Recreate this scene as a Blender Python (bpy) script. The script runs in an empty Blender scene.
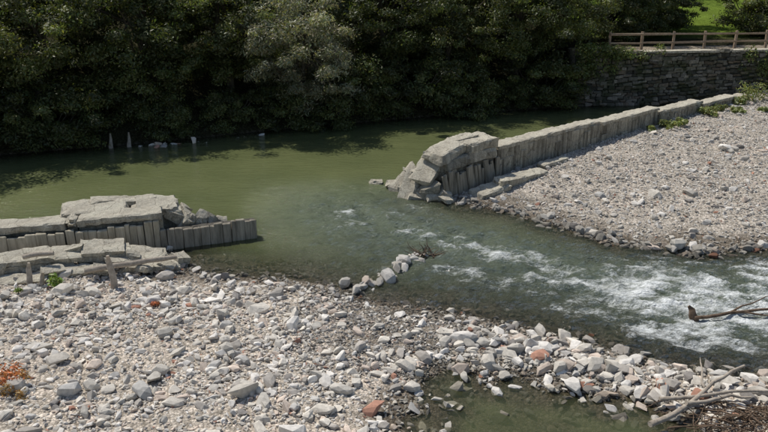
import bpy, bmesh, math, numpy as np
from mathutils import Vector, Matrix, noise as mnoise
S=bpy.context.scene
C=S.collection
R=np.random.default_rng(7)
TZ=2.7

# ---------------------------------------------------------------- helpers
_tab=np.random.default_rng(1).random((256,256))
def vn(x,y,seed=0):
    x=x+seed*17.31; y=y+seed*9.77
    xi=np.floor(x).astype(int); yi=np.floor(y).astype(int)
    fx=x-xi; fy=y-yi
    fx=fx*fx*(3-2*fx); fy=fy*fy*(3-2*fy)
    a=_tab[xi&255,yi&255]; b=_tab[(xi+1)&255,yi&255]; c=_tab[xi&255,(yi+1)&255]; d=_tab[(xi+1)&255,(yi+1)&255]
    return (a*(1-fx)+b*fx)*(1-fy)+(c*(1-fx)+d*fx)*fy
def fbm(x,y,seed=0,o=4):
    s=0;a=.5;t=0
    for i in range(o):
        s=s+a*vn(x*2**i,y*2**i,seed+i*3); t+=a; a*=.5
    return s/t
def sstep(a,b,x):
    t=np.clip((x-a)/(b-a),0,1); return t*t*(3-2*t)
def pdist(x,y,poly):
    d=np.full(x.shape,1e9)
    for (ax,ay),(bx,by) in zip(poly[:-1],poly[1:]):
        dx,dy=bx-ax,by-ay; L=dx*dx+dy*dy
        t=np.clip(((x-ax)*dx+(y-ay)*dy)/L,0,1)
        d=np.minimum(d,np.hypot(x-ax-t*dx,y-ay-t*dy))
    return d
def inside(x,y,poly):
    r=np.zeros(x.shape,bool); n=len(poly)
    for i in range(n):
        ax,ay=poly[i]; bx,by=poly[(i+1)%n]
        if ay==by: continue
        c=((ay>y)!=(by>y))&(x<(bx-ax)*(y-ay)/(by-ay)+ax)
        r^=c
    return r
def build(name,V,F,mat,col=None,smooth=False,extra=None,parent=None,link=True):
    V=np.asarray(V,np.float32); F=np.asarray(F,np.int32)
    me=bpy.data.meshes.new(name)
    n=len(V); m,k=F.shape
    me.vertices.add(n); me.vertices.foreach_set('co',V.ravel())
    me.loops.add(m*k); me.loops.foreach_set('vertex_index',F.ravel())
    me.polygons.add(m); me.polygons.foreach_set('loop_start',np.arange(m,dtype=np.int32)*k)
    me.polygons.foreach_set('use_smooth',np.full(m,smooth))
    me.update(calc_edges=True)
    if col is not None:
        a=me.color_attributes.new('Col','FLOAT_COLOR','POINT')
        c=np.ones((n,4),np.float32); c[:,:3]=col; a.data.foreach_set('color',c.ravel())
    if extra:
        for kx,v in extra.items():
            a=me.attributes.new(kx,'FLOAT','POINT'); a.data.foreach_set('value',np.asarray(v,np.float32))
    me.materials.append(mat)
    if not link: return me
    o=bpy.data.objects.new(name,me); C.objects.link(o)
    if parent: par(o,parent)
    return o
def par(o,p):
    o.parent=p; o.matrix_parent_inverse=Matrix.Translation(-Vector(p.location))
def empty(name,loc):
    e=bpy.data.objects.new(name,None); e.location=loc; C.objects.link(e); return e

# ---------------------------------------------------------------- materials
def mat(name):
    m=bpy.data.materials.new(name); m.use_nodes=True
    nt=m.node_tree; nt.nodes.clear()
    out=nt.nodes.new('ShaderNodeOutputMaterial')
    return m,nt,out
def nd(nt,t,**k):
    n=nt.nodes.new('ShaderNode'+t)
    for a,b in k.items():
        if a in n.inputs.keys(): n.inputs[a].default_value=b
        else: setattr(n,a,b)
    return n
def noise(nt,vec,scale,detail=6,rough=.6):
    n=nd(nt,'TexNoise'); n.inputs['Scale'].default_value=scale; n.inputs['Detail'].default_value=detail; n.inputs['Roughness'].default_value=rough
    if vec: nt.links.new(vec,n.inputs['Vector'])
    return n.outputs['Fac']
def ramp(nt,fac,stops):
    r=nd(nt,'ValToRGB'); e=r.color_ramp.elements
    while len(e)<len(stops): e.new(.5)
    for i,(p,c) in enumerate(stops):
        e[i].position=p; e[i].color=(c if len(c)==4 else (*c,1))
    nt.links.new(fac,r.inputs[0]); return r.outputs[0]
def mul(nt,a,b,f=1.0):
    n=nd(nt,'Mix',data_type='RGBA',blend_type='MULTIPLY'); n.inputs[0].default_value=f
    nt.links.new(a,n.inputs[6]); nt.links.new(b,n.inputs[7]); return n.outputs[2]
def mixc(nt,f,a,b):
    n=nd(nt,'Mix',data_type='RGBA')
    if hasattr(f,'node'): nt.links.new(f,n.inputs[0])
    else: n.inputs[0].default_value=f
    for s,v in ((6,a),(7,b)):
        if hasattr(v,'node'): nt.links.new(v,n.inputs[s])
        else: n.inputs[s].default_value=(*v,1)
    return n.outputs[2]
def mth(nt,op,a,b=None,clamp=False):
    n=nd(nt,'Math',operation=op); n.use_clamp=clamp
    for i,v in enumerate((a,b)):
        if v is None: continue
        if hasattr(v,'node'): nt.links.new(v,n.inputs[i])
        else: n.inputs[i].default_value=v
    return n.outputs[0]
def bump(nt,h,strength,dist,prev=None):
    b=nd(nt,'Bump'); b.inputs['Strength'].default_value=strength; b.inputs['Distance'].default_value=dist
    nt.links.new(h,b.inputs['Height'])
    if prev: nt.links.new(prev,b.inputs['Normal'])
    return b.outputs[0]
def attr(nt,name,out='Color'):
    a=nd(nt,'Attribute',attribute_name=name); return a.outputs[out]
def pos(nt,sc=None):
    g=nd(nt,'TexCoord').outputs['Object']
    if sc:
        m=nd(nt,'Mapping'); m.inputs['Scale'].default_value=sc; nt.links.new(g,m.inputs[0]); return m.outputs[0]
    return g
def diffuse(nt,out,col,nrm=None,rough=.5):
    p=nd(nt,'BsdfDiffuse'); p.inputs['Roughness'].default_value=rough
    nt.links.new(col,p.inputs[0])
    if nrm: nt.links.new(nrm,p.inputs['Normal'])
    if out: nt.links.new(p.outputs[0],out.inputs[0])
    return p

M_ground,nt,out=mat('gravel_and_soil')
g=pos(nt)
v=nd(nt,'TexVoronoi'); v.inputs['Scale'].default_value=16; nt.links.new(g,v.inputs['Vector'])
v2=nd(nt,'TexVoronoi'); v2.inputs['Scale'].default_value=38; nt.links.new(g,v2.inputs['Vector'])
bw=nd(nt,'RGBToBW'); nt.links.new(v.outputs['Color'],bw.inputs[0])
bw2=nd(nt,'RGBToBW'); nt.links.new(v2.outputs['Color'],bw2.inputs[0])
c1=ramp(nt,bw.outputs[0],[(0.15,(.6,.58,.55)),(.85,(1.25,1.22,1.2))])
c2=ramp(nt,bw2.outputs[0],[(0.15,(.65,.64,.62)),(.85,(1.3,1.28,1.25))])
edge=ramp(nt,v.outputs['Distance'],[(0.3,(1,1,1)),(.75,(.45,.43,.4))])
col=mul(nt,mul(nt,mul(nt,attr(nt,'Col'),c1),c2),edge,.6)
n1=noise(nt,g,1.3,5)
col=mul(nt,col,ramp(nt,n1,[(.3,(.82,.82,.80)),(.7,(1.14,1.12,1.1))]))
b=bump(nt,mth(nt,'SUBTRACT',1.0,v.outputs['Distance']),.6,.05)
b=bump(nt,mth(nt,'SUBTRACT',1.0,v2.outputs['Distance']),.5,.02,b)
diffuse(nt,out,col,b)

M_stone,nt,out=mat('river_stone')
g=pos(nt)
col=mul(nt,attr(nt,'Col'),ramp(nt,noise(nt,g,14,5,.7),[(.3,(.78,.76,.74)),(.7,(1.15,1.14,1.12))]))
diffuse(nt,out,col,bump(nt,noise(nt,g,40,4,.7),.5,.01))

def concrete(name,base,dark,streak=.7):
    m,nt,out=mat(name); g=pos(nt)
    n=noise(nt,g,2.2,8,.7)
    col=ramp(nt,n,[(.25,dark),(.48,base),(.78,tuple(min(.58,x*1.25) for x in base))])
    st=noise(nt,pos(nt,(5,5,.35)),1.0,5,.6)
    ge=nd(nt,'NewGeometry'); sx=nd(nt,'SeparateXYZ'); nt.links.new(ge.outputs['Normal'],sx.inputs[0])
    vert=mth(nt,'SUBTRACT',1.0,mth(nt,'ABSOLUTE',sx.outputs[2]),True)
    stf=mth(nt,'MULTIPLY',vert,ramp(nt,st,[(.4,(0,0,0)),(.62,(1,1,1))]))
    col=mixc(nt,mth(nt,'MULTIPLY',stf,streak),col,tuple(x*.6 for x in dark))
    sp=noise(nt,g,28,3,.7)
    col=mul(nt,col,ramp(nt,sp,[(.3,(.66,.65,.62)),(.6,(1.1,1.1,1.09))]))
    vc=nd(nt,'TexVoronoi'); vc.feature='DISTANCE_TO_EDGE'; vc.inputs['Scale'].default_value=1.1
    wp=nd(nt,'Mix',data_type='VECTOR'); wp.inputs[0].default_value=.35
    nz=nd(nt,'TexNoise'); nz.inputs['Scale'].default_value=3; nz.inputs['Detail'].default_value=4; nt.links.new(g,nz.inputs['Vector'])
    nt.links.new(g,wp.inputs[4]); nt.links.new(nz.outputs['Color'],wp.inputs[5]); nt.links.new(wp.outputs[1],vc.inputs['Vector'])
    ck=ramp(nt,vc.outputs['Distance'],[(0,(.35,.34,.32)),(.014,(1,1,1))]); col=mul(nt,col,ck,.7)
    b=bump(nt,n,.7,.1); b=bump(nt,sp,.8,.025,b)
    diffuse(nt,out,col,b); return m
M_conc=concrete('weathered_concrete',(.48,.44,.36),(.25,.225,.18))
M_conc2=concrete('stained_concrete',(.32,.295,.24),(.14,.13,.105))
M_face=concrete('streaked_concrete_face',(.42,.385,.31),(.19,.17,.135),.9)
def wood(name,a,bcol,dirscale):
    m,nt,out=mat(name)
    n=noise(nt,pos(nt,dirscale),1.0,7,.7)
    c=ramp(nt,n,[(.3,a),(.7,bcol)])
    diffuse(nt,out,c,bump(nt,n,.7,.04)); return m
M_board=wood('weathered_timber_facing',(.13,.115,.085),(.44,.39,.31),(7,7,.8))
M_board1=wood('bleached_timber_facing',(.24,.21,.15),(.58,.52,.40),(7,7,.8))
M_board2=wood('dark_wet_timber',(.05,.046,.038),(.17,.155,.13),(7,7,.8))
M_post=wood('grey_driftwood',(.24,.20,.16),(.5,.44,.36),(9,9,9))
M_fence=wood('fence_wood',(.22,.16,.11),(.38,.30,.22),(6,6,6))
M_bark=wood('tree_bark',(.04,.033,.025),(.13,.115,.085),(6,6,1.5))
M_twig=wood('brown_twig',(.07,.05,.035),(.24,.17,.12),(9,9,9))
M_mason,nt,out=mat('masonry_stone')
g=pos(nt)
mn=noise(nt,g,.9,6,.7)
col=mul(nt,attr(nt,'Col'),ramp(nt,noise(nt,g,9,6,.7),[(.3,(.5,.5,.48)),(.7,(1.2,1.2,1.18))]))
col=mixc(nt,ramp(nt,mn,[(.48,(0,0,0)),(.6,(.75,.75,.75))]),col,(.05,.06,.028))
diffuse(nt,out,col,bump(nt,noise(nt,g,12,6,.7),.7,.04))
def leafmat(name,tr=.38,gloss=.06):
    m,nt,out=mat(name)
    c=attr(nt,'Col')
    p=diffuse(nt,None,c,None,0)
    t=nd(nt,'BsdfTranslucent'); 
    cc=nd(nt,'RGB'); cc.outputs[0].default_value=(1.3,1.4,.5,1)
    nt.links.new(mul(nt,c,cc.outputs[0]),t.inputs[0])
    mx=nd(nt,'MixShader'); mx.inputs[0].default_value=tr
    nt.links.new(p.outputs[0],mx.inputs[1]); nt.links.new(t.outputs[0],mx.inputs[2])
    gl=nd(nt,'BsdfGlossy'); gl.inputs['Roughness'].default_value=.5; gl.inputs[0].default_value=(1,1,1,1)
    m2=nd(nt,'MixShader'); m2.inputs[0].default_value=gloss
    nt.links.new(mx.outputs[0],m2.inputs[1]); nt.links.new(gl.outputs[0],m2.inputs[2]); nt.links.new(m2.outputs[0],out.inputs[0])
    return m
M_leaf=leafmat('foliage',.36,.025)
M_willow=leafmat('willow_foliage',.28,.035)
M_red=leafmat('dry_leaves',.2,.02)
# water
M_water,nt,out=mat('river_water')
g=pos(nt)
dep=attr(nt,'depth','Fac'); foam=attr(nt,'foam','Fac'); rap=attr(nt,'rapid','Fac')
deepc=mixc(nt,rap,(.102,.116,.050),(.135,.160,.112))
deepc=mul(nt,deepc,ramp(nt,noise(nt,g,.35,4),[(.3,(.86,.88,.86)),(.7,(1.12,1.1,1.1))]))
rotm=nd(nt,'Mapping'); rotm.inputs['Rotation'].default_value=(0,0,math.radians(25)); rotm.inputs['Scale'].default_value=(.8,2.0,1); nt.links.new(g,rotm.inputs[0])
nA=noise(nt,rotm.outputs[0],2.4,5,.65)
nB=noise(nt,rotm.outputs[0],9,4,.65)
bA=nd(nt,'Bump'); nt.links.new(nA,bA.inputs['Height']); bA.inputs['Distance'].default_value=.22
nt.links.new(mth(nt,'ADD',mth(nt,'MULTIPLY',rap,.76),.24),bA.inputs['Strength'])
bB=nd(nt,'Bump'); nt.links.new(nB,bB.inputs['Height']); bB.inputs['Distance'].default_value=.09
nt.links.new(mth(nt,'ADD',mth(nt,'MULTIPLY',rap,.74),.26),bB.inputs['Strength']); nt.links.new(bA.outputs[0],bB.inputs['Normal'])
nrm=bB.outputs[0]
dif=nd(nt,'BsdfDiffuse'); nt.links.new(deepc,dif.inputs[0]); nt.links.new(nrm,dif.inputs['Normal'])
tr=nd(nt,'BsdfTransparent'); tr.inputs[0].default_value=(.80,.80,.76,1)
opac=ramp(nt,dep,[(0,(.04,.04,.04)),(.12,(.22,.22,.22)),(.28,(.62,.62,.62)),(.55,(.97,.97,.97)),(1,(1,1,1))])
m1=nd(nt,'MixShader'); nt.links.new(opac,m1.inputs[0]); nt.links.new(tr.outputs[0],m1.inputs[1]); nt.links.new(dif.outputs[0],m1.inputs[2])
gl=nd(nt,'BsdfGlossy'); gl.inputs['Roughness'].default_value=.07; nt.links.new(nrm,gl.inputs['Normal'])
fr=nd(nt,'Fresnel'); fr.inputs['IOR'].default_value=1.33; nt.links.new(nrm,fr.inputs['Normal'])
m2=nd(nt,'MixShader'); nt.links.new(fr.outputs[0],m2.inputs[0]); nt.links.new(m1.outputs[0],m2.inputs[1]); nt.links.new(gl.outputs[0],m2.inputs[2])
# foam: fine froth broken up by larger dark tongues of clear water
fm=nd(nt,'Mapping'); fm.inputs['Rotation'].default_value=(0,0,math.radians(22)); fm.inputs['Scale'].default_value=(.85,1.7,1); nt.links.new(g,fm.inputs[0])
fn=noise(nt,fm.outputs[0],6.5,10,.9)
fl=noise(nt,fm.outputs[0],1.5,4,.6)
ff=mth(nt,'ADD',fn,mth(nt,'MULTIPLY',foam,.36))
ff=mth(nt,'ADD',ff,mth(nt,'MULTIPLY',mth(nt,'SUBTRACT',fl,.5),.55))
ff=mth(nt,'MULTIPLY',mth(nt,'SUBTRACT',ff,.765),4.6,True)
fd=nd(nt,'BsdfDiffuse'); fd.inputs[0].default_value=(.78,.80,.79,1); nt.links.new(nrm,fd.inputs['Normal'])
m3=nd(nt,'MixShader'); nt.links.new(mth(nt,'MULTIPLY',ff,.9),m3.inputs[0]); nt.links.new(m2.outputs[0],m3.inputs[1]); nt.links.new(fd.outputs[0],m3.inputs[2])
nt.links.new(m3.outputs[0],out.inputs[0])

# ---------------------------------------------------------------- terrain
nearW=[(-5.9,18.9),(-5.07,17.86),(-3.93,17.4),(-2.4,17.25),(-.96,16.7),(-.33,16.1),(.85,15.75),(2.24,15.2),(3.4,14.6),(4.5,13.95),(5.3,13.4),(6.2,13.0),(7.4,12.6),(12,12.0),(30,9),(80,-5)]
nearP=[(-80,-2),(-30,12.5),(-12,17.9),(-8.5,18.8),(-5.9,19.5)]+nearW+[(80,-60),(-80,-60)]
pool=[(.75,12.7),(1.3,13.1),(1.9,12.75),(2.6,12.85),(3.4,12.35),(4.7,12.0),(5.6,11.1),(6,8.5),(.4,8.5),(.6,10.6),(.2,11.3),(.6,11.9)]
rightW=[(1.9,23.6),(2.5,23),(4.3,22.1),(5.5,20.7),(6.9,19.4),(8.65,18.9),(10.7,19.2),(14,20.3),(25,24),(80,35)]
rightP=[(1.8,23.9),(17.0,36.63),(19,38.6),(22,40.6),(80,47)]+rightW[::-1]
farW=[(-80,5),(-30,22.5),(-15.5,29.2),(-10.1,31.2),(-3.9,34),(3.3,36.8),(10.2,38.9),(24,40.5),(80,46)]
farP=farW+[(600,46),(600,600),(-600,600),(-600,5)]
def height(x,y):
    wob=(fbm(x*.9,y*.9,3)-.5)*.5
    d=pdist(x,y,nearW)
    hn=np.where(inside(x,y,nearP), .02+.5*(1-np.exp(-np.clip(d+wob,0,99)/6))+(fbm(x*.6,y*.6,5)-.5)*.22*np.clip(d,0,1), -np.minimum(1.0,.13*d+.01))
    dp=pdist(x,y,pool+[pool[0]]); ip=inside(x,y,pool)
    pb=np.minimum(.2,.2*dp)-(fbm(x*2,y*2,61)-.45)*.2*np.clip(1.8-dp,0,1)
    hn=np.where(ip,-np.maximum(pb,-.05),np.minimum(hn,.02+.14*dp))
    d2=pdist(x,y,rightW)
    hr=np.where(inside(x,y,rightP), .02+.85*(1-np.exp(-np.clip(d2+wob,0,99)/11))+(fbm(x*.5,y*.5,8)-.5)*.2*np.clip(d2,0,1), -np.minimum(1.0,.2*d2+.02))
    d3=pdist(x,y,farW); w=6-5.75*sstep(9.0,10.6,x)
    hf=np.where(inside(x,y,farP), TZ*np.clip(d3/w,0,1)**.8+np.clip((y-70)*.01,0,3), -np.minimum(1.0,.3*d3+.02))
    return np.maximum(np.maximum(hn,hr),hf)
def axis(lo,hi,st,far):
    a=np.arange(lo,hi,st); s=st; o=[]; xx=hi
    while xx<far: o.append(xx); s*=1.25; xx+=s
    s=st; xx=lo-st; p=[]
    while xx>-far: p.append(xx); s*=1.25; xx-=s
    return np.array(p[::-1]+list(a)+o)
def grid(ax,ay):
    X,Y=np.meshgrid(ax,ay); nx,ny=len(ax),len(ay)
    i=np.arange(nx*ny).reshape(ny,nx)
    F=np.stack([i[:-1,:-1],i[:-1,1:],i[1:,1:],i[1:,:-1]],-1).reshape(-1,4)
    return X.ravel(),Y.ravel(),F
x,y,F=grid(axis(-18,24,.13,600),axis(8.5,42,.13,600))
h=height(x,y)
inF=inside(x,y,farP); inR=inside(x,y,rightP)
hh=h+(fbm(x*3,y*3,11,3)-.5)*.05*(h<2)
col=np.zeros((len(x),3))+np.array([.60,.555,.495])
col[inR]=[.50,.47,.425]
wet=1-sstep(.02,.14,h+(fbm(x*1.5,y*1.5,21)-.5)*.1)
fine=sstep(-1.9,-.2,x)*sstep(4.4,3.0,x)*sstep(12.9,13.9,y)*(y<17)*.66
wet=np.maximum(wet,fine)
col=col*(1-wet[:,None])+np.array([.16,.14,.115])*wet[:,None]
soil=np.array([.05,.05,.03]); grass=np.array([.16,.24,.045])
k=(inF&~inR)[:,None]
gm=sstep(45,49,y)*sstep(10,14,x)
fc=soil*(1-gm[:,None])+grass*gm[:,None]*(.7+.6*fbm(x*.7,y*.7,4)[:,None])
path=(pdist(x,y,farW)<2.4)&(x>10)
fc[path]=[.36,.32,.26]
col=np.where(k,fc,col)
build('ground',np.stack([x,y,hh],1),F,M_ground,col,True)

# ---------------------------------------------------------------- water
x,y,F=grid(axis(-17,23,.085,75),axis(8.5,41,.085,75))
h=height(x,y)
flow=[(-1.2,25.5),(-.6,22.3),(.6,20.3),(3,18.2),(6,16.9),(9.5,15.9),(16,15.2),(40,13)]
fdist=pdist(x,y,flow)
rap=np.clip(1.45-fdist/2.8,0,1)*sstep(27,21.5,y)
rap=np.maximum(rap,.85*sstep(3.6,6,x)*sstep(19.5,18,y)*sstep(12.2,13,y))
c,s=math.cos(math.radians(-28)),math.sin(math.radians(-28))
fu=x*c+y*s; fv=-x*s+y*c
n1=fbm(fu*1.0,fv*2.3,31,4); n2=fbm(fu*3.4,fv*5.5,37,3)
z=rap*((1-np.abs(2*n1-1))-.6)*.28+rap*(n2-.5)*.16+(fbm(x*.5,y*1.2,41,3)-.5)*.02
foam=np.zeros(len(x))
def blob(cx,cy,rx,ry,a,ang=0):
    c,s=math.cos(ang),math.sin(ang)
    dx=(x-cx)*c+(y-cy)*s; dy=-(x-cx)*s+(y-cy)*c
    return a*np.exp(-((dx/rx)**2+(dy/ry)**2)**1.2)
for bb in [(7.4,16.2,3.9,2.1,1.0,-.25),(10.5,16.6,3.4,2.6,1.05,-.05),(7.8,14.5,3.2,1.4,1.0,-.4),(5.0,17.0,2.0,1.1,.8,-.5),(-.7,21.7,2.3,1.2,.60,-.4),(-1.3,20.9,1.0,.5,.58,0),
           (1.6,19.7,1.9,.8,.72,-.5),(3.4,18.7,2.0,.9,.76,-.4),(.9,22.6,1.6,.6,.58,.3),(14,15.5,5,3.4,1.0,0),(4.6,15.5,1.9,.9,.72,-.5),(2.6,17.2,2.6,1.0,.6,-.5),(6.0,14.4,1.8,.7,.8,-.5),(9.5,13.4,2.8,.9,.95,-.2),(7.0,18.4,2.4,.7,.72,-.3)]:
    foam=np.maximum(foam,blob(*bb))
foam=foam*(.72+.6*np.clip((n1-.35)*2.2,0,1))+np.clip((z-.04)*4,0,.35)*rap
build('river_water',np.stack([x,y,z],1),F,M_water,None,True,{'depth':np.clip(-h,0,1),'foam':foam,'rapid':rap})

# ---------------------------------------------------------------- stones
def hull(n,seed,boxy):
    r=np.random.default_rng(seed); p=r.normal(size=(n,3)); p/=np.linalg.norm(p,axis=1)[:,None]
    p=np.sign(p)*np.abs(p)**boxy; p/=np.abs(p).max(); p*=r.uniform(.82,1.08,(n,1))
    sh=r.normal(0,.25,2); p[:,0]+=sh[0]*p[:,1]; p[:,0]+=sh[1]*p[:,2]
    bm=bmesh.new()
    for q in p: bm.verts.new(q)
    rs=bmesh.ops.convex_hull(bm,input=bm.verts)
    bmesh.ops.delete(bm,geom=[v for v in bm.verts if not v.link_faces],context='VERTS')
    bmesh.ops.triangulate(bm,faces=bm.faces)
    bm.normal_update(); bm.verts.index_update()
    V=np.array([v.co[:] for v in bm.verts]); Fa=np.array([[v.index for v in f.verts] for f in bm.faces]); bm.free()
    return V,Fa
T_small=[hull(12,i,.8) for i in range(12)]
T_big=[hull([16,24,36][i%3],100+i,[.55,.65,.8][i%3]) for i in range(15)]
PAL=np.array([(.64,.60,.53),(.54,.51,.455),(.42,.39,.35),(.72,.69,.64),(.62,.53,.45),(.50,.485,.455),(.30,.28,.26),(.46,.26,.19)])
PW=np.array([.25,.21,.10,.21,.11,.065,.036,.012])
def scatter(name,px,py,size,temps,shade=1.0,flat=(.3,.75),sink=.25,wetlim=(.02,.12),colmul=None,tilt=.35,smooth=False):
    n=len(px); pz=height(px,py)
    T=R.integers(0,len(temps),n)
    c=PAL[R.choice(len(PAL),n,p=PW/PW.sum())]*R.uniform(.82,1.12,(n,1))*shade
    wt=1-sstep(wetlim[0],wetlim[1],pz+size*.25)
    c=c*(1-.62*wt[:,None])*(1-wt[:,None]*np.array([0,.03,.12]))
    Vs=[];Fs=[];Cs=[];off=0
    ax=R.uniform(.45,1.0,n); az=R.uniform(flat[0],flat[1],n)
    yaw=R.uniform(0,6.283,n); tl=R.normal(0,tilt,n); tw=R.uniform(0,6.283,n)
    for t,(TV,TF) in enumerate(temps):
        I=np.where(T==t)[0]
        if not len(I): continue
        v=np.repeat(TV[None],len(I),0)*np.stack([size[I],size[I]*ax[I],size[I]*az[I]],1)[:,None,:]*.5
        cy,sy=np.cos(yaw[I])[:,None],np.sin(yaw[I])[:,None]
        X=v[...,0]*cy-v[...,1]*sy; Y=v[...,0]*sy+v[...,1]*cy; Z=v[...,2]
        ct,st=np.cos(tl[I])[:,None],np.sin(tl[I])[:,None]
        X,Z=X*ct-Z*st,X*st+Z*ct
        ct,st=np.cos(tw[I])[:,None],np.sin(tw[I])[:,None]
        X,Y=X*ct-Y*st,X*st+Y*ct
        zz=pz[I]+size[I]*az[I]*(.5-sink)
        v=np.stack([X+px[I][:,None],Y+py[I][:,None],Z+zz[:,None]],-1)
        Vs.append(v.reshape(-1,3)); m=len(TV)
        Fs.append((TF[None]+(np.arange(len(I))*m)[:,None,None]+off).reshape(-1,3)); off+=m*len(I)
        Cs.append(np.repeat(c[I],m,0))
    return build(name,np.concatenate(Vs),np.concatenate(Fs),M_stone,np.concatenate(Cs),smooth)
def pts(n,x0,x1,y0,y1,cond):
    px=R.uniform(x0,x1,n); py=R.uniform(y0,y1,n)
    k=cond(px,py); return px[k],py[k]
def near_ok(px,py):
    hz=height(px,py)
    fine=(px>-1.2)&(px<3.4)&(py>13.5)
    keep=inside(px,py,nearP)&(hz>-.02)
    dens=.15+1.3*(fbm(px*.8,py*.8,77)-.15)
    dens=np.where(fine,dens*.4,dens)
    return keep&(R.random(len(px))<dens)
px,py=pts(56000,-11,10,9,19.3,near_ok)
s=.04+.08*R.random(len(px))**1.7
scatter('gravel_bank_pebbles',px,py,s,T_small)
px,py=pts(9000,-11,10,9,19.2,near_ok)
s=.10+.18*R.random(len(px))**2.1
scatter('gravel_bank_stones',px,py,s,T_small+T_big)
px,py=pts(760,-11,10,9,18.6,near_ok)
s=.2+.26*R.random(len(px))**2.4
scatter('gravel_bank_cobbles',px,py,s,T_big,sink=.2)
px,py=pts(11000,-2,6,12.5,16.6,lambda a,b:inside(a,b,nearP)&(height(a,b)>-.05))
scatter('fine_wet_gravel',px,py,.03+.07*R.random(len(px))**1.5,T_small,shade=.55,wetlim=(.0,.2))
def band(px,py): 
    d=pdist(px,py,[(2.0,14.0),(3.4,13.5),(4.6,12.95),(6.2,12.4),(9.5,12.0)])
    return (d<1.15*R.random(len(px))**.6)&(R.random(len(px))<.6)
px,py=pts(3200,1.0,10,11.0,15.2,band)
scatter('waterside_stones',px,py,.07+.32*R.random(len(px))**2.6,T_big,shade=.84,wetlim=(-.03,.06))
px,py=pts(24000,-6,10,9,19,lambda a,b:(height(a,b)<.02)&(height(a,b)>-.28)&(R.random(len(a))<.35)&~(inside(a,b,pool)&(R.random(len(a))<.6)))
scatter('riverbed_stones',px,py,.06+.16*R.random(len(px))**2,T_small,shade=.7)
px,py=pts(620,.2,6,9,13,lambda a,b:inside(a,b,pool)&(R.random(len(a))<.25+.6*(pdist(a,b,pool)<.7)))
scatter('pool_stones',px,py,.08+.28*R.random(len(px))**2.5,T_big,shade=.8,sink=.0,wetlim=(-.1,.0))
rok=lambda a,b:inside(a,b,rightP)&(height(a,b)>-.02)&(R.random(len(a))<.2+1.1*fbm(a*.6,b*.6,55))
px,py=pts(62000,2,26,18.5,41,rok)
scatter('gravel_bar_pebbles',px,py,.05+.085*R.random(len(px))**2,T_small,shade=.87)
px,py=pts(2300,2,26,18.5,40,rok)
scatter('gravel_bar_stones',px,py,.13+.22*R.random(len(px))**3,T_big,shade=.82)
px,py=pts(12000,2,14,18,24,lambda a,b:(pdist(a,b,rightW)<.5*R.random(len(a)))&(R.random(len(a))<.7))
scatter('gravel_bar_edge_stones',px,py,.08+.26*R.random(len(px))**3,T_big,shade=.54,wetlim=(-.1,.16))
B=[(3.6,12.25,.42),(1.7,13.9,.5),(.53,12.2,.3),(-.8,11.9,.42),(-2.5,11.6,.48),(-6.4,12.8,.42),(2.7,13.5,.36),(2.3,13.75,.36),(5.9,12.5,.38),(6.5,12.35,.42),(7.0,12.0,.35),(5.0,11.9,.3),
   (-4.6,13.9,.36),(-3.3,12.6,.34),(-1.6,13.0,.3),(-5.3,15.5,.4),(-4.4,11.7,.42),(-.2,11.4,.35),(8.8,23.1,.5),(13.3,28.3,.5),(8.2,19.3,.5),(8.6,19.25,.4),(6.1,20.3,.4),(10.9,25.5,.35),(4.2,13.0,.34),(4.7,12.7,.32)]
B=np.array(B); scatter('boulders',B[:,0],B[:,1],B[:,2],T_big,shade=.92,sink=.15,wetlim=(-.3,-.2),tilt=.15)
n=90; t=R.random(n); sx=-.75+1.85*t+R.normal(0,.13,n); sy=16.5+2.25*t+R.normal(0,.15,n)
ob=scatter('stone_spit',sx,sy,.12+.32*R.random(n)**2,T_big,shade=.78,sink=0,wetlim=(-.9,-.8))
co=np.empty(len(ob.data.vertices)*3); ob.data.vertices.foreach_get('co',co)
co=co.reshape(-1,3); nb=height(co[:,0],co[:,1]); co[:,2]+=np.clip(-nb-.05,0,.5); ob.data.vertices.foreach_set('co',co.ravel())

# ---------------------------------------------------------------- weir
def chunk(name,c,size,yaw,mt,parent,rough=.05,tilt=(0,0),seed=0,jag=0.0):
    rg=np.random.default_rng(seed+999); J=rg.uniform(-1,1,(2,2,2,3))*jag*np.array(size)
    bm=bmesh.new(); bmesh.ops.create_cube(bm,size=1)
    for v in bm.verts: v.co=Vector((v.co.x*size[0],v.co.y*size[1],v.co.z*size[2]))
    for axn in range(3):
        n=max(1,int(size[axn]/.09))
        es=[e for e in bm.edges if abs((e.verts[0].co-e.verts[1].co)[axn])>size[axn]*.9]
        if n>1: bmesh.ops.subdivide_edges(bm,edges=es,cuts=n-1,use_grid_fill=True)
    for v in bm.verts:
        p=v.co+Vector((seed*3.7,seed*1.9,seed*2.3))
        ex=[i for i in range(3) if abs(abs(v.co[i])-size[i]/2)<1e-4]
        d=mnoise.noise_vector(p*.9)*rough*.8+mnoise.noise_vector(p*3.5)*rough*.5+mnoise.noise_vector(p*9)*rough*.35
        if len(ex)>=2:
            br=max(0,mnoise.noise(p*2.1)-.05)*3.6+abs(mnoise.noise(p*7))*.8+.15
            for i in ex: d[i]-=math.copysign(rough*br*.9,v.co[i])
        if jag:
            t=[v.co[i]/size[i]+.5 for i in range(3)]; q=np.zeros(3)
            for a in (0,1):
                for b_ in (0,1):
                    for e_ in (0,1):
                        q+=J[a,b_,e_]*(t[0] if a else 1-t[0])*(t[1] if b_ else 1-t[1])*(t[2] if e_ else 1-t[2])
            d+=Vector(q)
        v.co+=d
    me=bpy.data.meshes.new(name); bm.to_mesh(me); bm.free(); me.materials.append(mt)
    o=bpy.data.objects.new(name,me); o.location=c; o.rotation_euler=(tilt[0],tilt[1],yaw); C.objects.link(o); par(o,parent); return o
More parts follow.
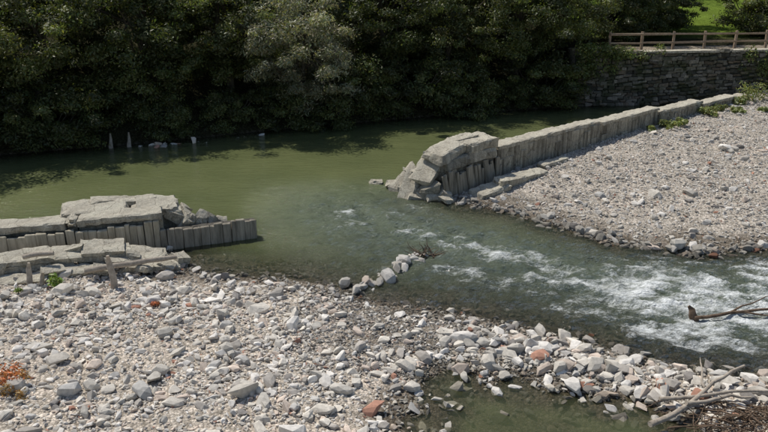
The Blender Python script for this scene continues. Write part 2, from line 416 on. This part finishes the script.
def boxes(name,L,mt,parent,col=None,jit=.01):
    Vs=[];Fs=[];Cs=[]
    b=np.array([(-1,-1,-1),(1,-1,-1),(1,1,-1),(-1,1,-1),(-1,-1,1),(1,-1,1),(1,1,1),(-1,1,1)])*.5
    f=np.array([(0,3,2,1),(4,5,6,7),(0,1,5,4),(1,2,6,5),(2,3,7,6),(3,0,4,7)])
    for i,(c,s,yaw,tx,ty) in enumerate(L):
        m=np.array((Matrix.Rotation(yaw,3,'Z')@Matrix.Rotation(ty,3,'Y')@Matrix.Rotation(tx,3,'X')))
        v=(b*np.array(s)+R.normal(0,jit,(8,3)))@m.T+np.array(c)
        Vs.append(v); Fs.append(f+8*i)
        if col is not None: Cs.append(np.repeat(col[i][None],8,0))
    o=build(name,np.concatenate(Vs),np.concatenate(Fs),mt,np.concatenate(Cs) if col is not None else None,False,None,parent)
    bv=o.modifiers.new('bevel','BEVEL'); bv.width=.015; bv.segments=1
    return o

W=empty('broken_weir_wall',(9,29.5,0))
ux,uy=.766,.642; nx,ny=.642,-.766; yaw=math.atan2(uy,ux)
def rp(s,off,z): return (2.4+ux*s+nx*off,24+uy*s+ny*off,z)
def ztop(s): return 1.38+.05*math.sin(s*.9) if s<8.5 else 1.40-(s-8.5)*.042
s0=2.1; i=0
while s0<20.5:
    L=float(R.uniform(2.2,4.6)); L=min(L,21-s0); zt=ztop(s0+L/2)+float(R.uniform(-.02,.02))
    chunk('wall_core',rp(s0+L/2,-.32,(zt-.12-.6)/2),(L+.01,.6,zt-.12+.6),yaw,M_face,W,.03,seed=i)
    chunk('coping_slab',rp(s0+L/2,-.32+float(R.uniform(-.02,.02)),zt-.07),(L+.02,.66,.15),yaw,M_conc,W,.035,(float(R.uniform(-.03,.03)),float(R.uniform(-.008,.008))),seed=i+50)
    s0+=L; i+=1
L=[];s=2.0
while s<15.5:
    w=float(R.uniform(.1,.5)); zt=ztop(s)-.2+float(R.uniform(-.5,.03))
    if R.random()>.5: L.append((rp(s+w/2,-.02+float(R.uniform(-.01,.02)),(zt-.3)/2),(w-.006,.05,zt+.3),yaw,float(R.normal(0,.008)),float(R.normal(0,.008))))
    s+=w
boxes('timber_facing',L,M_face,W,None,.006)
chunk('end_cap_block',rp(1.35,-.5,1.54),(1.5,1.1,.36),yaw,M_conc,W,.035,(.03,-.02),3,.05)
chunk('end_cap_block',rp(-.05,-.5,1.45),(1.3,1.0,.34),yaw+.08,M_conc,W,.04,(.05,-.17),4,.1)
chunk('end_cap_block',rp(1.0,-.75,1.71),(1.2,.5,.10),yaw,M_conc,W,.03,(.0,-.05),34,.1)
chunk('end_masonry_course',rp(1.3,-.45,1.2),(1.4,1.04,.34),yaw,M_conc,W,.035,(0,.02),5,.03)
chunk('end_masonry_course',rp(.1,-.42,1.14),(1.2,1.0,.34),yaw-.06,M_conc2,W,.04,(0,-.08),35,.06)
chunk('end_masonry_course',rp(.75,-.55,.8),(2.4,.95,.5),yaw,M_conc2,W,.05,(0,0),6,.03)
chunk('end_core',rp(.8,-.6,.1),(2.3,.8,1.0),yaw,M_conc2,W,.09,(0,0),7)
chunk('undercut_block',rp(-.7,-.6,.85),(.9,.8,.28),yaw+.25,M_conc,W,.03,(.15,-.6),8,.16)
chunk('undercut_block',rp(-.95,-.3,.3),(.6,.7,.45),yaw-.2,M_conc2,W,.035,(.1,-.5),9,.2)
chunk('undercut_block',rp(-1.15,-.9,.42),(1.1,.6,.16),yaw+.5,M_conc,W,.03,(.1,-.75),10,.14)
chunk('undercut_block',rp(-.5,.0,.2),(.7,.5,.3),yaw+.9,M_conc,W,.03,(.4,-.3),11,.2)
L=[];s=-.6
while s<2.1:
    w=float(R.uniform(.11,.24)); zt=float(R.uniform(.7,1.08))
    L.append((rp(s+w/2,.1+float(R.uniform(-.03,.05)),(zt-.4)/2),(w-.02,.1,zt+.4),yaw,float(R.normal(-.05,.05)),float(R.normal(-.08,.07)))); s+=w
boxes('piles',L,M_board,W)
chunk('footing_slab',rp(2.5,.75,.32),(2.4,.55,.3),yaw,M_conc,W,.04,(.08,.05),12,.06)
chunk('footing_slab',rp(.9,.75,.12),(1.4,.7,.35),yaw-.1,M_conc,W,.04,(.1,-.1),13,.1)
chunk('footing_slab',rp(4.6,.45,.42),(1.6,.4,.2),yaw+.05,M_conc,W,.04,(.1,.0),14,.1)
for j,(a,b,c,sz,ya,ti) in enumerate([(.75,24.9,.28,(1.3,.6,.13),.9,(.3,-.45)),(1.25,24.5,.5,(1.1,.7,.14),.3,(-.3,.65)),(1.0,24.1,.12,(.9,.5,.18),-.2,(.15,.3)),(.35,25.0,.1,(.6,.4,.15),.4,(.25,.15)),(-.3,25.4,.02,(.4,.3,.2),.1,(.1,.1)),(1.7,23.5,.12,(.8,.4,.25),.5,(.1,.2)),(.6,24.5,.1,(.7,.35,.14),1.5,(.3,.4)),(1.35,23.8,.2,(.6,.4,.14),1.1,(.4,-.3)),(1.05,23.55,.05,(.5,.35,.2),.3,(.3,.3)),(2.1,23.2,.1,(.6,.4,.16),.8,(.2,.2))]):
    chunk('fallen_slab',(a,b,c),sz,ya,M_conc,W,.028,ti,20+j,.16)

W2=empty('broken_weir_wall',(-8,18.8,0))
line=[(-3.67,20.15),(-6.0,19.25),(-8.5,18.5),(-12,17.6),(-30,12.2)]
def walk(line,step):
    for (ax,ay),(bx,by) in zip(line[:-1],line[1:]):
        L=math.hypot(bx-ax,by-ay); d=((bx-ax)/L,(by-ay)/L); s=0
        while s<L-.02:
            w=min(step(),L-s)
            if w<.05: break
            yield ax+d[0]*(s+w/2),ay+d[1]*(s+w/2),w,math.atan2(d[1],d[0])
            s+=w
L=[];L2=[]
for (a,b,w,yw) in walk(line,lambda:float(R.uniform(.12,.3))):
    if a<-16: break
    zt=(.62 if a>-6.2 else .86)+float(R.uniform(-.1,.03))
    (L if a>-6.2 else L2).append(((a,b+float(R.uniform(-.02,.02)),(zt-.6)/2),(w-.01,.1,zt+.6),yw+math.pi,float(R.normal(0,.02)),float(R.normal(0,.012))))
boxes('pile_row',L,M_board,W2)
boxes('timber_facing',L2,M_board1,W2)
L=[]
for (a,b,w,yw) in walk([(-3.75,20.28),(-6.1,19.4)],lambda:.45):
    L.append(((a,b+.05,-.03),(w,.2,1.1),yw,0,0))
boxes('back_piles',L,M_board2,W2)
k=0
for (a,b,w,yw) in walk([(-6.2,19.5),(-8.6,18.85),(-12.1,17.95),(-30,12.6)],lambda:float(R.uniform(1.8,3.2))):
    hi=.98 if a>-8.8 else .93
    chunk('wall_core',(a,b+.12,.1),(w,.5,1.5),yw,M_conc2,W2,.03,seed=60+k)
    chunk('coping_slab',(a,b+.1,hi),(w+.01,.75,.2),yw,M_conc,W2,.04,(float(R.uniform(-.04,.04)),float(R.uniform(-.02,.02))),seed=80+k); k+=1
chunk('upper_slab',(-8.1,19.8,1.0),(1.8,1.1,.26),.32,M_conc,W2,.045,(.06,-.03),90,.05)
chunk('upper_slab',(-6.55,20.25,.96),(1.4,1.0,.26),.34,M_conc,W2,.05,(.08,.07),93,.07)
chunk('upper_slab',(-7.5,20.35,1.09),(1.9,.55,.12),.32,M_conc,W2,.045,(.03,.02),91,.1)
chunk('upper_slab_core',(-7.4,20.2,.2),(2.6,1.2,1.4),.32,M_conc2,W2,.05,(0,0),92)
for j,(a,b,c,sz,ya,ti) in enumerate([(-5.7,20.2,.55,(.4,.6,.6),.6,(.1,.5)),(-5.3,20.3,.5,(.35,.45,.5),.2,(.4,.3)),(-5.0,20.4,.4,(.5,.25,.4),1.1,(.2,.6)),(-5.9,20.5,.7,(.3,.35,.5),.9,(.3,.8)),(-4.8,20.5,.3,(.35,.3,.4),.1,(.1,.4)),(-5.5,19.95,.65,(.3,.25,.3),.5,(.5,.5)),(-6.0,20.0,.8,(.5,.3,.25),.2,(.3,.5))]):
    chunk('broken_end_piece',(a,b,c),sz,ya,M_conc,W2,.03,ti,100+j,.2)
for j,(a,b,c,sz,ya,ti) in enumerate([(-9.1,17.3,.6,(1.5,.75,.14),.30,(.10,-.02)),(-8.1,17.62,.57,(.8,.7,.14),.4,(.14,.1)),(-8.9,17.35,.38,(2.0,.7,.26),.30,(.08,0)),(-9.9,17.0,.5,(1.0,.7,.3),.25,(.05,.05)),(-7.3,17.95,.62,(1.1,.7,.13),.35,(.14,.06)),(-7.3,17.95,.42,(1.2,.65,.26),.35,(.1,.0)),
    (-6.3,18.15,.32,(1.2,.8,.14),.25,(.12,.1)),(-6.0,17.85,.16,(1.5,.7,.2),.3,(.05,.12)),(-7.7,17.15,.30,(1.5,.5,.16),.28,(.12,.03)),(-9.0,16.65,.28,(1.3,.5,.14),.15,(.2,-.05)),(-5.4,18.2,.15,(.4,.4,.3),.8,(.2,.2)),
    (-6.8,17.5,.38,(.7,.3,.16),.9,(.2,.3)),(-8.0,17.75,.66,(.5,.3,.16),.1,(.2,-.2)),(-5.6,17.75,.2,(.5,.3,.16),-.3,(.1,.3)),(-8.2,16.9,.42,(.6,.35,.14),.6,(.2,.1)),(-6.5,17.85,.42,(.35,.3,.2),.3,(.3,.3)),(-9.6,16.8,.4,(.5,.35,.16),.9,(.2,.2)),(-7.1,17.2,.3,(.4,.3,.2),.2,(.3,.2)),(-6.1,17.4,.25,(.35,.3,.18),1.2,(.2,.3))]):
    chunk('fallen_fragment',(a,b,c),sz,ya,M_conc,W2,.04,ti,120+j,.1)

def tube(P,rad,n=8):
    P=[Vector(p) for p in P]; V=[];F=[]
    for i,p in enumerate(P):
        d=(P[min(i+1,len(P)-1)]-P[max(i-1,0)]).normalized()
        a=d.cross(Vector((.31,.22,.93)) if abs(d.z)<.9 else Vector((1,0,0))).normalized(); b=d.cross(a)
        for k in range(n):
            t=2*math.pi*k/n; V.append((p+(a*math.cos(t)+b*math.sin(t))*rad[i])[:])
        if i:
            o=(i-1)*n
            for k in range(n): F.append((o+k,o+(k+1)%n,o+n+(k+1)%n,o+n+k))
    for o,r in ((0,0),((len(P)-1)*n,1)):
        c=len(V); V.append(P[0 if not r else -1][:])
        for k in range(n): F.append((o+(k+1)%n,o+k,c,c))
    return V,F
def tubes(name,items,mt,parent=None,n=8,smooth=True):
    bm=bmesh.new()
    for P,rad in items:
        V,F=tube(P,rad,n); vs=[bm.verts.new(v) for v in V]
        for f in F:
            u=list(dict.fromkeys(f))
            try: q=bm.faces.new([vs[k] for k in u]); q.smooth=smooth and len(u)==4
            except ValueError: pass
    me=bpy.data.meshes.new(name); bm.to_mesh(me); bm.free(); me.materials.append(mt)
    o=bpy.data.objects.new(name,me); C.objects.link(o)
    if parent: par(o,parent)
    return o
def crook(a,b,n,amp,seed):
    r=np.random.default_rng(seed); a=np.array(a);b=np.array(b)
    off=np.cumsum(r.normal(0,1,(n+1,3)),0); off-=np.linspace(0,1,n+1)[:,None]*off[-1]; off-=off[0]*(1-np.linspace(0,1,n+1)[:,None])
    return [tuple(a+(b-a)*i/n+off[i]*amp) for i in range(n+1)]
for j,(a,b,hgt,r,lx) in enumerate([(-6.55,16.45,.85,.085,-.08),(-8.55,16.35,.6,.07,.05),(-8.25,16.25,.38,.06,.1)]):
    z0=float(height(np.array([a]),np.array([b]))[0])
    tubes('timber_post',[(crook((a,b,z0-.2),(a+lx,b+.05,z0+hgt),5,.012,j),[r,r*1.05,r,r*.95,r*.85,r*.45])],M_post,None,9)
tubes('timber_beam',[(crook((-7.4,16.85,.42),(-5.35,17.75,.42),6,.012,5),[.075,.08,.07,.075,.065,.07,.05])],M_post)
tubes('timber_beam',[(crook((-8.9,16.95,.75),(-8.2,17.1,.8),4,.012,6),[.06]*5)],M_post)

# ---------------------------------------------------------------- driftwood
tubes('driftwood_branch',[(crook((7.0,15.05,.08),(9.6,15.3,.22),9,.03,11),list(np.linspace(.045,.022,10))),
  (crook((7.05,15.05,-.05),(6.9,15.2,.3),4,.02,12),[.08,.10,.09,.07,.03]),(crook((8.0,15.2,.15),(8.8,15.0,.15),4,.02,13),[.03,.025,.02,.015,.01]),(crook((7.9,15.2,.15),(9.0,15.6,.35),6,.03,15),list(np.linspace(.025,.008,7)))],M_twig)
tubes('driftwood_branch',[(crook((4.6,10.9,.2),(6.9,12.45,.42),9,.03,21),list(np.linspace(.055,.025,10))),(crook((5.4,11.4,.3),(6.6,11.5,.35),6,.03,22),list(np.linspace(.045,.02,7))),
  (crook((5.9,11.8,.35),(6.1,12.6,.5),5,.02,23),list(np.linspace(.03,.01,6))),(crook((5.0,11.6,.25),(7.6,11.7,.4),8,.03,24),list(np.linspace(.04,.02,9)))],M_post)
it=[]
for j in range(230):
    cx=R.normal(6.7,.7); cy=R.normal(10.95,.3); a=R.uniform(-.9,.9)+(.0 if R.random()<.7 else 1.4); l=R.uniform(.25,.9); z0=.12+.26*math.exp(-((cx-6.7)/.8)**2-((cy-11)/.4)**2)*R.random()
    it.append((crook((cx-l/2*math.cos(a),cy-l/2*math.sin(a),z0),(cx+l/2*math.cos(a),cy+l/2*math.sin(a),z0+R.uniform(-.06,.14)),4,.02,300+j),list(np.linspace(R.uniform(.008,.02),.004,5))))
tubes('driftwood_twig_pile',it,M_twig,None,5)
it=[]
for j in range(22):
    a=R.uniform(0,6.28); l=R.uniform(.2,.55); cx,cy=R.normal(1.15,.15),R.normal(18.7,.15)
    it.append((crook((cx,cy,.05),(cx+l*math.cos(a),cy+l*math.sin(a)*.5,.12+R.uniform(.05,.3)),4,.03,700+j),list(np.linspace(.018,.005,5))))
tubes('snagged_twigs',it,M_twig,None,5)

# ---------------------------------------------------------------- retaining wall, coping, fence
RW=empty('stone_retaining_wall',(17,39.7,0))
a0=np.array((10.0,38.88)); a1=np.array((30.0,41.1)); dd=(a1-a0); LL=np.linalg.norm(dd); dd/=LL; yw=math.atan2(dd[1],dd[0]); nn=np.array((dd[1],-dd[0]))
bx=[];cc=[];z0=-.3
mp=np.array([(.16,.15,.125),(.22,.20,.17),(.11,.105,.09),(.30,.27,.23),(.20,.165,.13)])
while z0<TZ-.12:
    hgt=float(R.uniform(.13,.24)); s=0
    while s<LL:
        w=float(R.uniform(.16,.55)); o=float(R.uniform(-.02,.06)); c=a0+dd*(s+w/2)+nn*o*.5
        wz=.09*math.sin(s*1.1+z0*2)+.05*math.sin(s*2.7+z0*5)
        bx.append(((c[0],c[1],z0+hgt/2+wz),(w-.035,.3+o,hgt*float(R.uniform(.7,.95))),yw,float(R.normal(0,.03)),float(R.normal(0,.05)))); cc.append(mp[R.integers(5)]*R.uniform(.6,1.15)*(1.25 if z0<.5 else 1)); s+=w
    z0+=hgt
boxes('masonry_blocks',bx,M_mason,RW,cc,.022)
m=a0+dd*LL/2-nn*.22
boxes('mortar_core',[((m[0],m[1],(TZ-.05-.4)/2),(LL,.5,TZ+.35),yw,0,0)],M_mason,RW,[np.array((.09,.085,.07))],0)
k=0;s=1.6
while s<LL:
    w=float(R.uniform(1.0,1.6)); c=a0+dd*(s+w/2)-nn*.1
    chunk('coping_stone',(c[0],c[1],TZ+.05),(w-.02,.6,.12),yw,M_conc,RW,.012,seed=200+k); s+=w;k+=1
FN=empty('wooden_fence',(18,41,TZ))
L=[];s=2.0;o=.95
pp=[]
while s<19.5:
    c=a0+dd*s-nn*o; pp.append(c); L.append(((c[0],c[1],TZ+.45),(.12,.12,1.05),yw,float(R.normal(0,.01)),float(R.normal(0,.015)))); s+=1.75
boxes('posts',L,M_fence,FN)
L=[]
for A,Bp in zip(pp[:-1],pp[1:]):
    c=(A+Bp)/2+nn*.09
    for zz in (.42,.84): L.append(((c[0],c[1],TZ+zz+float(R.normal(0,.012))),(1.8,.05,.10),yw,0,float(R.normal(0,.008))))
boxes('rails',L,M_fence,FN)

# ---------------------------------------------------------------- foliage
def leaves(centers,rad,nper,size,base,seed,flat=.75,var=.35,droop=0.0,elong=.5):
    r=np.random.default_rng(seed); n=len(centers)*nper
    ci=np.repeat(np.arange(len(centers)),nper)
    d=r.normal(size=(n,3)); d/=np.linalg.norm(d,axis=1)[:,None]
    rr=rad[ci]*(r.random(n)**.45)*1.05*(1+.15*r.normal(size=n))
    p=centers[ci]+d*rr[:,None]*np.array([1,1,flat])
    if droop: p[:,2]-=droop*(np.abs(rr*d[:,0]))**1.2
    nrm=d*.7+r.normal(0,.45,(n,3))+np.array([0,0,.4]); nrm/=np.linalg.norm(nrm,axis=1)[:,None]
    t=r.normal(size=(n,3)); t[:,2]-=droop*2.0; t-=nrm*(t*nrm).sum(1)[:,None]; t/=np.linalg.norm(t,axis=1)[:,None]
    b=np.cross(nrm,t); sz=size*r.uniform(.5,1.35,n)[:,None]
    V=np.stack([p-t*sz*.6,p+b*sz*elong*.5-t*sz*.05,p+t*sz*.6,p-b*sz*elong*.5-t*sz*.05],1).reshape(-1,3)
    F=np.arange(n*4).reshape(-1,4)
    cb=r.uniform(1-var,1+var,len(centers))[ci]*r.uniform(.75,1.25,n)
    c=np.array(base)[None]*cb[:,None]; c[:,0]*=r.uniform(.9,1.35,n)
    return V,F,np.repeat(c,4,0)
def crownmesh(name,seed,Rr,H,z0,ncl,nper,leaf,base,droop=0,cr=(.45,1.1),elong=.5,hollow=.35,mt=None):
    r=np.random.default_rng(seed); cs=[]
    lob=[(r.uniform(0,6.28),r.uniform(-.8,.9),r.uniform(.6,1.0)) for _ in range(13)]
    while len(cs)<ncl:
        d=r.normal(size=3); d/=np.linalg.norm(d); q=r.uniform(hollow,1)**.6
        f=.55
        for (a,e,w) in lob:
            l=np.array((math.cos(a)*math.cos(e),math.sin(a)*math.cos(e),math.sin(e))); f=max(f,.55+.6*w*max(0,(d@l-.78)/.22))
        p=np.array((d[0]*Rr,d[1]*Rr,d[2]*(H-z0)/2))*q*f; p[2]+=(H+z0)/2
        if p[2]<z0: continue
        cs.append(p)
    cs=np.array(cs); rad=r.uniform(cr[0],cr[1],ncl)
    V,F,c=leaves(cs,rad,nper,leaf,base,seed+1,.55,.5,droop,elong)
    return build(name,V,F,mt or M_leaf,c,False,link=False),cs
def trunkmesh(name,seed,H,r0,cs):
    r=np.random.default_rng(seed); it=[]
    main=crook((0,0,-.4),(r.uniform(-.6,.6),r.uniform(-.6,.6),H*.8),8,.12,seed); it.append((main,list(np.linspace(r0,r0*.25,9))))
    for k in range(14):
        c=cs[r.integers(len(cs))]; b=main[r.integers(1,7)]
        it.append((crook(b,tuple(c),5,.1,seed+k+1),list(np.linspace(r0*.4,.02,6))))
    o=tubes(name,it,M_bark,None,7); me=o.data; bpy.data.objects.remove(o); return me
G1=(.070,.094,.030); G2=(.088,.112,.038); G3=(.195,.215,.135); G4=(.11,.15,.042)
VAR={}
VAR['A']=crownmesh('crownA',11,4.6,8.6,-.8,200,260,.14,G1,cr=(.3,.9))
VAR['B']=crownmesh('crownB',23,4.2,7.8,-1.0,180,260,.13,G2,cr=(.3,.85))
VAR['W']=crownmesh('crownW',37,3.6,6.6,-.6,150,330,.14,G3,droop=.35,cr=(.3,.8),elong=.28,mt=M_willow)
VAR['S']=crownmesh('crownS',41,2.4,3.0,-.5,80,220,.12,G2,cr=(.25,.65))
VAR['H']=crownmesh('crownH',53,4.8,10,2.0,170,190,.18,G4)
TR={k:trunkmesh('trunk'+k,60+i,{'A':9.,'B':8.,'W':6.2,'S':2.6,'H':10}[k],{'A':.26,'B':.22,'W':.16,'S':.07,'H':.28}[k],VAR[k][1]) for i,k in enumerate(VAR)}
def tree(kind,name,x,y,rot,sc=1.0,dz=0):
    z=float(height(np.array([x]),np.array([y]))[0])+dz
    t=bpy.data.objects.new(name,TR[kind]); t.location=(x,y,max(z,-.1)); t.rotation_euler=(0,0,rot); t.scale=(sc,sc,sc); C.objects.link(t)
    c=bpy.data.objects.new('crown',VAR[kind][0]); C.objects.link(c); c.parent=t
bk='broadleaf_tree'; sh='riverside_shrub'
plan=[('A',bk,-18.5,30.2,0,1.0),('B',bk,-14.6,31.6,1,.95),('A',bk,-10.8,33.8,2.2,.9),('B',bk,-7.4,35.0,3,.9),('W','willow_tree',-3.9,34.7,.6,1.05),
('A',bk,.0,37.8,4,.9),('B',bk,3.4,38.8,5.2,.9),('A',bk,6.9,40.0,.8,.9),('B',bk,9.3,42.2,2.4,.8),
('A',bk,-22,34,3,1.2),('A',bk,-15.5,37,1.3,1.2),('B',bk,-8.5,39.5,4.4,1.25),('A',bk,-1.5,42,5.1,1.2),('A',bk,6,46,2.9,1.2),
('H',bk,13.6,46.0,1.0,.9),('H',bk,17.0,52.0,1.0,1.0),('H',bk,26.5,50,2.0,1.0),('B',bk,31,46,4.0,1.1),
('S',sh,13.0,44.5,1.0,1.0),('S',sh,15.6,46,2.0,1.05),('S',sh,18.0,48.5,3.0,.95),('S',sh,22.6,46.5,1.0,1.1),('S',sh,24.8,47,4.0,1.1)]
r=np.random.default_rng(3); fw=[(-21,26.7),(-15.5,29.2),(-10.1,31.2),(-3.9,34),(3.3,36.8),(9.9,38.8)]
for (ax,ay),(bx_,by_) in zip(fw[:-1],fw[1:]):
    n=int(math.hypot(bx_-ax,by_-ay)/1.9)
    for i in range(n):
        t=(i+r.uniform(0,.9))/n; X=ax+(bx_-ax)*t; Y=ay+(by_-ay)*t
        if -11.9<X<-9.6: Y+=1.2
        plan.append(('S',sh,X+r.uniform(-.2,.2),Y+r.uniform(.2,.9),r.uniform(0,6),r.uniform(.55,1.15),-.35))
for p in plan: tree(*p)
r=np.random.default_rng(5); cs=[]
for k in range(320):
    xx=r.uniform(-75,80); yy=r.uniform(54,64)+ (20 if 13<xx<29 else 0)+abs(xx)*.05
    cs.append((xx,yy,r.uniform(3.2,13)))
cs=np.array(cs); V,F,c=leaves(cs,r.uniform(1.4,2.8,len(cs)),140,.45,G2,9,.8,.4)
build('distant_tree_belt',V,F,M_leaf,c)
def plant(name,x,y,z,rad,h,n,leaf,base,seed,mt=M_leaf,elong=.4):
    r=np.random.default_rng(seed); k=max(3,int(n/60)); cs=np.stack([r.normal(0,rad*.45,k),r.normal(0,rad*.45,k),r.uniform(.15*h,h*.85,k)],1)
    V,F,c=leaves(cs,np.full(k,rad*.42),60,leaf,base,seed,.8,.3,0,elong); V=V+np.array((x,y,z))
    o=build(name,V,F,mt,c); 
    it=[((crook((x,y,z-.05),(x+q[0],y+q[1],z+q[2]),3,.01,seed+i)),[.012,.01,.007,.004]) for i,q in enumerate(cs[:12])]
    tubes('stems',it,M_twig,o,5); return o
for j,(a,b,rd,hh2) in enumerate([(18.6,37.3,.9,.9),(19.8,36.9,1.0,1.0),(17.6,36.2,.4,.35),(12.2,31.6,.35,.3),(12.9,31.9,.3,.35),(14.9,33.8,.4,.35),(21,38.4,1.1,1.2),(19.5,33.5,.4,.2),(16.5,34.4,.3,.2),(20.5,35.2,.5,.3),(11.3,30.9,.25,.2),(15.8,34.8,.3,.25),(18.0,34.9,.3,.15)]):
    z=float(height(np.array([a]),np.array([b]))[0]); plant('weed_clump',a,b,z,rd,hh2,700,.12,(.16,.20,.07),500+j)
plant('weed_clump',-7.75,16.25,.3,.22,.3,420,.09,(.18,.28,.06),550)
plant('weed_clump',-8.6,15.9,.3,.12,.15,180,.06,(.18,.28,.06),551)
plant('dry_red_weed',-7.0,11.9,.35,.4,.5,420,.08,(.38,.16,.07),552,M_red)
plant('dry_red_weed',-6.6,11.5,.35,.3,.35,260,.07,(.3,.2,.07),553,M_red)
plant('dry_red_weed',-5.2,15.3,.25,.13,.1,120,.05,(.38,.15,.07),554,M_red)
cs=[];r=np.random.default_rng(77)
for k in range(30):
    s=r.normal(10.9,.9); c=a0+dd*s+nn*.2; cs.append((c[0],c[1],r.uniform(1.3,TZ+.1)))
for k in range(40):
    s=abs(r.normal(0,1.6)); c=a0+dd*s+nn*.25; cs.append((c[0],c[1],TZ+.3-r.random()**2*1.6*(1-min(s/5,.9))))
V,F,c=leaves(np.array(cs),np.full(len(cs),.38),90,.13,G4,78,.9,.4); build('wall_ivy',V,F,M_leaf,c)
n=110; t=R.random(n); scatter('shoreline_rubble',-10.2+2.6*t+R.normal(0,.12,n),30.45+.9*t+R.normal(0,.13,n),.1+.32*R.random(n)**2.2,T_big,shade=1.1,sink=-.5,wetlim=(-.9,-.8))
n=16; t=R.random(n); scatter('shoreline_rubble',-6.6+1.2*t,32.1+.45*t+R.normal(0,.1,n),.12+.22*R.random(n)**2,T_big,shade=1.0,sink=-.6,wetlim=(-.9,-.8))
for a,b in ((-11.4,30.3),(-10.7,30.5)):
    tubes('mooring_stake',[(crook((a,b,-.5),(a+.03,b,.62),4,.01,3),[.14,.12,.09,.06,.03])],M_post,None,8)

# ---------------------------------------------------------------- light, sky, camera
EL=58; az=(-.78,.62)
w=bpy.data.worlds.new('World'); S.world=w; w.use_nodes=True
nt=w.node_tree; sk=nt.nodes.new('ShaderNodeTexSky'); sk.sky_type='NISHITA'; sk.sun_disc=False
sk.sun_elevation=math.radians(EL); sk.sun_rotation=math.radians(math.degrees(math.atan2(az[0],az[1]))%360)
bg=nt.nodes['Background']; bg.inputs[1].default_value=.105; nt.links.new(sk.outputs[0],bg.inputs[0])
ld=bpy.data.lights.new('sun','SUN'); ld.energy=5.0; ld.angle=math.radians(.5); ld.color=(1,.96,.895)
lo=bpy.data.objects.new('sun',ld); C.objects.link(lo); l=math.hypot(*az)
d=Vector((-az[0]/l*math.cos(math.radians(EL)),-az[1]/l*math.cos(math.radians(EL)),-math.sin(math.radians(EL))))
lo.rotation_euler=d.to_track_quat('-Z','Y').to_euler(); lo.location=(-20,30,40)
cd=bpy.data.cameras.new('camera'); cam=bpy.data.objects.new('camera',cd); C.objects.link(cam)
cam.location=(0,0,8); cam.rotation_euler=(math.radians(70),0,0); cd.lens=35; cd.sensor_width=36; cd.clip_end=2000
S.camera=cam
S.view_settings.view_transform='Standard'; S.view_settings.look='None'; S.view_settings.exposure=0
